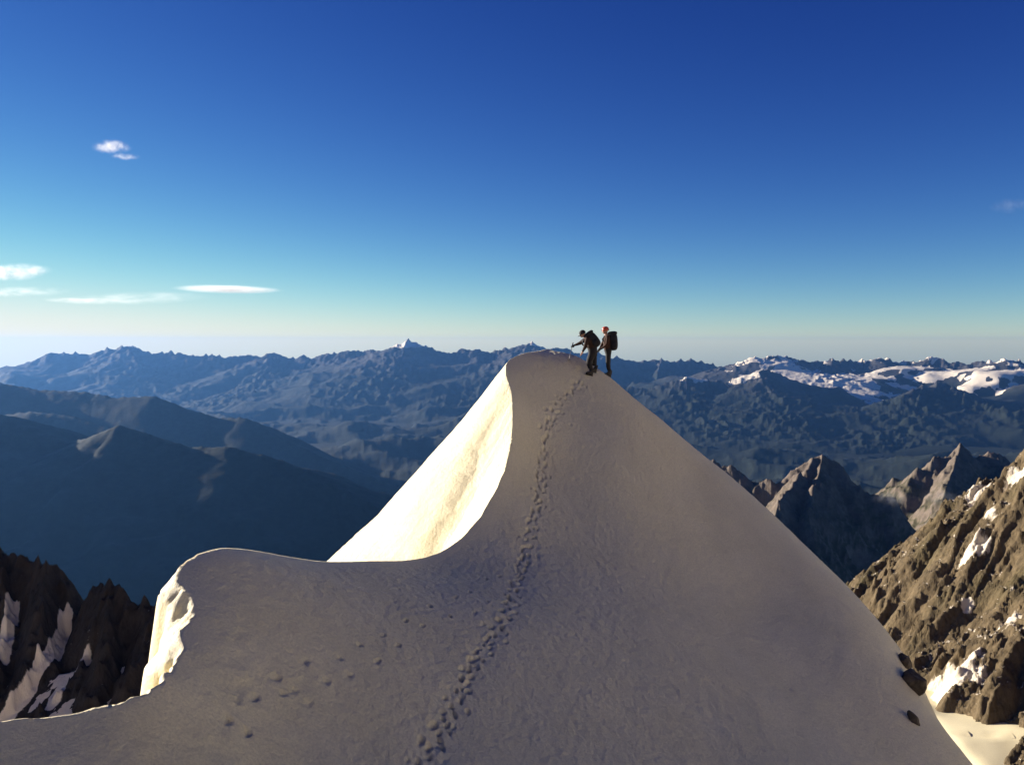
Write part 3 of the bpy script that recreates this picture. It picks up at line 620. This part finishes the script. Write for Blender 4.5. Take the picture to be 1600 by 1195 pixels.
def make_body(joints, edges, mats, parent, head=None):
    """joints: name -> (xyz, radius); edges: (a, b, material index); one continuous skinned surface"""
    names = list(joints); ix = {n_: i for i, n_ in enumerate(names)}
    me = bpy.data.meshes.new('body_skeleton'); me.from_pydata([joints[n_][0] for n_ in names], [(ix[a], ix[b]) for a, b, _ in edges], [])
    o = bpy.data.objects.new('body_skeleton', me); col.objects.link(o)
    o.modifiers.new('skin', 'SKIN').use_smooth_shade = True
    if not me.skin_vertices: raise RuntimeError('no skin layer')
    for n_, sv in zip(names, me.skin_vertices[0].data):
        r = joints[n_][1]; sv.radius = (r, r) if not isinstance(r, tuple) else r; sv.use_root = n_ == 'pelvis'
    sb = o.modifiers.new('sub', 'SUBSURF'); sb.levels = 2; sb.render_levels = 2
    dg = bpy.context.evaluated_depsgraph_get(); ev = o.evaluated_get(dg); body = bpy.data.meshes.new_from_object(ev)
    bpy.data.objects.remove(o); body.name = 'body'
    body.materials.clear()
    for m_ in mats: body.materials.append(m_)
    segs = [(np.array(joints[a][0], float), np.array(joints[b][0], float), k) for a, b, k in edges]
    cen = np.array([p.center for p in body.polygons]); best = np.full(len(cen), 1e9); mi = np.zeros(len(cen), np.int32)
    for a, b, k in segs:
        d = b - a; t = np.clip(((cen - a) @ d) / (d @ d), 0, 1); q = np.linalg.norm(cen - a - t[:, None] * d, axis=1)
        m_ = q < best; best[m_] = q[m_]; mi[m_] = k
    body.polygons.foreach_set('material_index', mi)
    if head:                                           # sculpted head on the neck: brow, nose, chin, ears
        hb = bmesh.new(); bmesh.ops.create_icosphere(hb, subdivisions=4, radius=1)
        for v in hb.verts:
            c = v.co.copy(); f = max(0.0, -c.x)
            p = Vector((c.x * 0.099, c.y * 0.078 * (1 - 0.22 * max(0, -c.z) * f), c.z * 0.118))
            p.x -= 0.026 * math.exp(-((c.y / 0.16) ** 2 + ((c.z + 0.12) / 0.20) ** 2)) * (c.x < 0)
            p.x -= 0.014 * math.exp(-((c.y / 0.35) ** 2 + ((c.z + 0.80) / 0.22) ** 2)) * (c.x < 0.2)
            p.x -= 0.006 * math.exp(-((c.y / 0.3) ** 2 + ((c.z + 0.48) / 0.07) ** 2)) * (c.x < 0)
            p.x += 0.008 * math.exp(-(((abs(c.y) - 0.42) / 0.16) ** 2 + ((c.z - 0.05) / 0.12) ** 2)) * (c.x < 0)
            p.y += math.copysign(0.018, c.y) * math.exp(-(((c.x - 0.1) / 0.18) ** 2 + ((c.z + 0.05) / 0.25) ** 2)) * (abs(c.y) > 0.7)
            v.co = p
        hb.transform(Matrix.Translation(head[0]) @ Matrix.Rotation(head[1], 4, 'Y'))
        k0_ = len(mi); hb.from_mesh(body); n0 = len(hb.faces) - k0_
        hb.to_mesh(body); hb.free(); mi = np.concatenate([np.zeros(n0, np.int32), mi])
        body.polygons.foreach_set('material_index', mi)
    # folds in the cloth
    co = np.empty(len(body.vertices) * 3, np.float32); body.vertices.foreach_get('co', co); co = co.reshape(-1, 3)
    nr = np.array([v.normal[:] for v in body.vertices]); f = fbm(co[:, 0] * 9 + co[:, 1] * 4, co[:, 2] * 13, 3, 5)
    co += (nr * (f * 0.010)[:, None]).astype(np.float32); body.vertices.foreach_set('co', co.reshape(-1))
    return link_mesh('body', body, None, parent)

def hand(j, e, pre, wrist, dirv, side, curl, mi):
    """palm, four bent fingers of unequal length and a thumb, grown from the wrist"""
    d = Vector(dirv).normalized(); s = Vector(side).normalized(); c = Vector(curl).normalized(); w = Vector(wrist)
    palm = w + d * 0.075; j[pre + 'palm'] = (tuple(palm), 0.036); e.append((pre + 'wrist', pre + 'palm', mi))
    for k, (o_, L) in enumerate(((-0.030, 0.062), (-0.010, 0.074), (0.010, 0.070), (0.030, 0.055))):
        a = palm + s * o_ + d * 0.028; b_ = a + d * L * 0.55 + c * L * 0.25; t = b_ + d * L * 0.1 + c * L * 0.5
        for nm, p, r in (('a', a, 0.011), ('b', b_, 0.010), ('c', t, 0.009)): j[f'{pre}f{k}{nm}'] = (tuple(p), r)
        e += [(pre + 'palm', f'{pre}f{k}a', mi), (f'{pre}f{k}a', f'{pre}f{k}b', mi), (f'{pre}f{k}b', f'{pre}f{k}c', mi)]
    a = w + d * 0.04 - s * 0.035 + c * 0.02; t = a + d * 0.045 - s * 0.012 + c * 0.035
    j[pre + 'ta'] = (tuple(a), 0.012); j[pre + 'tb'] = (tuple(t), 0.010); e += [(pre + 'palm', pre + 'ta', mi), (pre + 'ta', pre + 'tb', mi)]

def boot(parent, loc, yaw, pitch=0.0):
    """high mountain boot with a rigid sole, toe towards -X; origin under the heel"""
    bm = bmesh.new(); rows = []
    prof = [(0.0, 0.06, -0.20, 0.042), (0.03, 0.065, -0.215, 0.045), (0.06, 0.065, -0.21, 0.046), (0.09, 0.06, -0.17, 0.045), (0.12, 0.06, -0.09, 0.046), (0.17, 0.06, -0.06, 0.052), (0.23, 0.065, -0.062, 0.056), (0.26, 0.06, -0.058, 0.052)]
    for z, xb, xf, hw in prof:
        cx = (xb + xf) / 2; hx = (xb - xf) / 2
        rows.append([bm.verts.new((cx + hx * math.copysign(abs(math.cos(a)) ** 0.75, math.cos(a)), hw * math.copysign(abs(math.sin(a)) ** 0.75, math.sin(a)), z)) for a in [2 * math.pi * k / 14 for k in range(14)]])
    for A, B in zip(rows[:-1], rows[1:]):
        for k in range(14): bm.faces.new((A[k], A[(k + 1) % 14], B[(k + 1) % 14], B[k]))
    bm.faces.new(rows[0][::-1]); bm.faces.new(rows[-1])
    o = link_mesh('boot', bm, BOOT, parent, loc, (0, pitch, yaw))
    sole = bmesh.new(); bmesh.ops.create_cube(sole, size=1)
    for v in sole.verts: v.co = Vector((v.co.x * 0.27 - 0.07, v.co.y * 0.098, v.co.z * 0.026 - 0.012))
    bmesh.ops.bevel(sole, geom=sole.edges[:], offset=0.01, segments=2, affect='EDGES')
    link_mesh('sole', sole, GLOVE, o)
    return o
def backpack(parent, loc, rot, w=0.17, dp=0.12, h=0.29):
    p = link_mesh('backpack', ellipsoid(dp, w, h, 3.2, 4), PACK, parent, loc, rot)
    link_mesh('lid', ellipsoid(dp * 1.02, w * 0.95, 0.075, 2.8, 3), PACK, p, (0.0, 0, h * 0.93))
    for sgn in (-1, 1):
        link_mesh('side_pocket', ellipsoid(dp * 0.6, 0.05, h * 0.42, 2.6, 3), PACK, p, (0, sgn * w, -h * 0.4))
        link_mesh('shoulder_strap', tube([(-dp * 0.8, sgn * 0.09, h * 0.75), (-dp - 0.12, sgn * 0.10, h * 0.72), (-dp - 0.20, sgn * 0.12, h * 0.35), (-dp - 0.14, sgn * 0.15, -h * 0.25), (-dp * 0.7, sgn * 0.14, -h * 0.6)], 0.02), PACK, p)
    return p
def eyes(parent, c, fwd, right_):
    for sgn in (-1, 1):
        q = Vector(c) + Vector(fwd) * 0.092 + Vector(right_) * 0.034 * sgn
        link_mesh('eye', ellipsoid(0.014, 0.014, 0.012, 2, 2), EYE, parent, q)

def climber(base, label, J, feet, heads, mats):
    root = bpy.data.objects.new('person', None); col.objects.link(root); root.location = base
    root['label'] = label; root['category'] = 'person'; root['group'] = 'climbers on the knoll'
    return root
def gl(base, x, y): return ground(base[0] + x, base[1] + y) - base[2]

# the one bending forward with a pole
b0 = hit(face_z, 923.5, 587, 20, 33); B1 = (b0[0], b0[1], ground(b0[0], b0[1]))
p1 = climber(B1, 'dark-clad climber bending forward to plant a pole, black pack on back', None, None, None, None)
fA = (0.0, 0.0); fB = (0.15, 0.24); zA = gl(B1, *fA) - 0.01; zB = gl(B1, *fB) - 0.01
J = {'pelvis': ((0.08, 0.09, 0.84), 0.20), 'waist': ((0.03, 0.09, 0.99), 0.19), 'chest': ((-0.09, 0.09, 1.20), 0.205), 'neckbase': ((-0.19, 0.09, 1.335), 0.085), 'neck': ((-0.24, 0.085, 1.385), 0.058),
     'head': ((-0.285, 0.08, 1.42), 0.056),
     'hipA': ((0.07, -0.01, 0.80), 0.15), 'kneeA': ((-0.09, -0.02, 0.47 + zA), 0.115), 'ankleA': ((0.0, 0.0, 0.22 + zA), 0.085),
     'hipB': ((0.10, 0.20, 0.81), 0.15), 'kneeB': ((0.12, 0.22, 0.45 + zB), 0.115), 'ankleB': ((0.15, 0.24, 0.22 + zB), 0.085),
     'shA': ((-0.15, -0.11, 1.27), 0.082), 'elA': ((-0.22, -0.19, 1.01), 0.070), 'Awrist': ((-0.31, -0.12, 0.83), 0.036),
     'shB': ((-0.17, 0.29, 1.27), 0.082), 'elB': ((-0.36, 0.38, 1.12), 0.070), 'Bwrist': ((-0.545, 0.40, 1.055), 0.036)}
E_ = [('pelvis', 'waist', 1), ('waist', 'chest', 1), ('chest', 'neckbase', 1), ('neckbase', 'neck', 0), ('neck', 'head', 0), ('pelvis', 'hipA', 2), ('hipA', 'kneeA', 2), ('kneeA', 'ankleA', 2),
      ('pelvis', 'hipB', 2), ('hipB', 'kneeB', 2), ('kneeB', 'ankleB', 2), ('chest', 'shA', 1), ('shA', 'elA', 1), ('elA', 'Awrist', 1), ('chest', 'shB', 1), ('shB', 'elB', 1), ('elB', 'Bwrist', 1)]
hand(J, E_, 'A', J['Awrist'][0], (-0.35, 0.05, -0.8), (0.3, 0.9, -0.1), (-0.2, 0.5, -0.2), 0)
hand(J, E_, 'B', J['Bwrist'][0], (-0.8, 0.1, -0.35), (-0.3, 0.1, 0.9), (0.1, -0.9, -0.1), 3)
make_body(J, E_, [SKIN, BROWN, TROUSER, GLOVE], p1, ((-0.305, 0.08, 1.445), R(-20)))
boot(p1, (fA[0] + 0.0, fA[1], zA + 0.01), 0.25, 0.25); boot(p1, (fB[0], fB[1], zB + 0.01), 0.1, 0.25)
backpack(p1, (0.075, 0.09, 1.235), (0, R(-38), 0), 0.20, 0.19, 0.29)
hat = link_mesh('cap', ellipsoid(0.118, 0.108, 0.115, 2.2, 3, cut=-0.25), HAT, p1, (-0.298, 0.08, 1.475), (0, R(-22), 0))
link_mesh('brim', ellipsoid(0.085, 0.085, 0.012, 2.2, 3), HAT, hat, (-0.12, 0, -0.035), (0, R(-10), 0))
eyes(p1, (-0.305, 0.08, 1.445), (-0.95, 0, -0.2), (0, 1, 0))
# the pole, held in the far hand with its tip in the snow
tip = (-0.76, 0.42); zt = gl(B1, *tip)
pole = bpy.data.objects.new('trekking_pole', None); col.objects.link(pole); pole.location = (B1[0] + tip[0], B1[1] + tip[1], B1[2] + zt)
pole['label'] = 'thin dark pole planted in the snow by the bending climber'; pole['category'] = 'pole'
top = Vector((-0.625 - tip[0], 0.385 - tip[1], 1.07 - zt)); dr = top.normalized()
link_mesh('shaft', tube([tuple(-dr * 0.04), tuple(dr * 0.1), tuple(top)], [0.006, 0.009, 0.010]), METAL, pole)
link_mesh('grip', tube([tuple(top - dr * 0.06), tuple(top + dr * 0.02), tuple(top + dr * 0.08)], [0.016, 0.019, 0.016]), GLOVE, pole)
link_mesh('basket', tube([tuple(dr * 0.045), tuple(dr * 0.055)], [0.045, 0.03], 12), GLOVE, pole)

# the one standing upright
yy = np.linspace(29, 33, 200); q2 = max((P(951, 584, d) for d in yy), key=lambda q: (ground(q[0], q[1]) - q[2]) / q[1]); B2 = (q2[0], q2[1], ground(q2[0], q2[1]))
p2 = climber(B2, 'upright climber in red helmet with large black pack', None, None, None, None)
fA = (0.0, 0.0); fB = (0.05, 0.19); zA = gl(B2, *fA) - 0.01; zB = gl(B2, *fB) - 0.01
J = {'pelvis': ((-0.01, 0.09, 0.91), 0.15), 'waist': ((-0.03, 0.09, 1.08), 0.185), 'chest': ((-0.05, 0.09, 1.31), 0.20), 'neckbase': ((-0.075, 0.09, 1.47), 0.085), 'neck': ((-0.095, 0.09, 1.53), 0.056),
     'head': ((-0.115, 0.085, 1.60), 0.056),
     'hipA': ((-0.01, -0.01, 0.86), 0.115), 'kneeA': ((-0.035, -0.01, 0.50 + zA), 0.080), 'ankleA': ((0.0, 0.0, 0.22 + zA), 0.068),
     'hipB': ((0.0, 0.19, 0.87), 0.115), 'kneeB': ((0.01, 0.19, 0.47 + zB), 0.080), 'ankleB': ((0.05, 0.19, 0.22 + zB), 0.068),
     'shA': ((-0.04, -0.12, 1.41), 0.085), 'elA': ((-0.09, -0.20, 1.13), 0.060), 'Awrist': ((-0.27, -0.13, 1.00), 0.037),
     'shB': ((-0.06, 0.30, 1.41), 0.085), 'elB': ((-0.19, 0.36, 1.15), 0.060), 'Bwrist': ((-0.30, 0.24, 0.98), 0.037)}
E_ = [e for e in E_ if not (e[0][1:] in ('palm', 'ta', 'f0a', 'f0b', 'f1a', 'f1b', 'f2a', 'f2b', 'f3a', 'f3b', 'wrist') or e[1][1:] == 'palm')]
hand(J, E_, 'A', J['Awrist'][0], (-0.6, 0.15, -0.6), (0.3, 0.9, -0.1), (0.1, 0.5, -0.5), 3)
hand(J, E_, 'B', J['Bwrist'][0], (-0.6, -0.2, -0.6), (-0.3, 0.9, 0.1), (0.1, -0.5, -0.5), 3)
make_body(J, E_, [SKIN, RUST, TROUSER, GLOVE], p2, ((-0.125, 0.085, 1.63), R(-4)))
boot(p2, (fA[0], fA[1], zA + 0.01), 0.3, 0.15); boot(p2, (fB[0], fB[1], zB + 0.01), 0.15, 0.15)
backpack(p2, (0.16, 0.09, 1.24), (0, R(-4), 0), 0.19, 0.165, 0.32)
helm = link_mesh('helmet', ellipsoid(0.128, 0.112, 0.118, 2.2, 4, cut=-0.3), RED, p2, (-0.112, 0.085, 1.665), (0, R(-6), 0))
link_mesh('rim', tube([(0.132 * math.cos(a), 0.116 * math.sin(a), -0.034) for a in [2 * math.pi * k / 20 for k in range(21)]], 0.008, 6), RED, helm)
link_mesh('headlamp', ellipsoid(0.02, 0.03, 0.02, 2.6, 2), METAL, helm, (-0.128, 0, 0.0))
eyes(p2, (-0.125, 0.085, 1.63), (-1, -0.05, 0), (0, 1, 0))
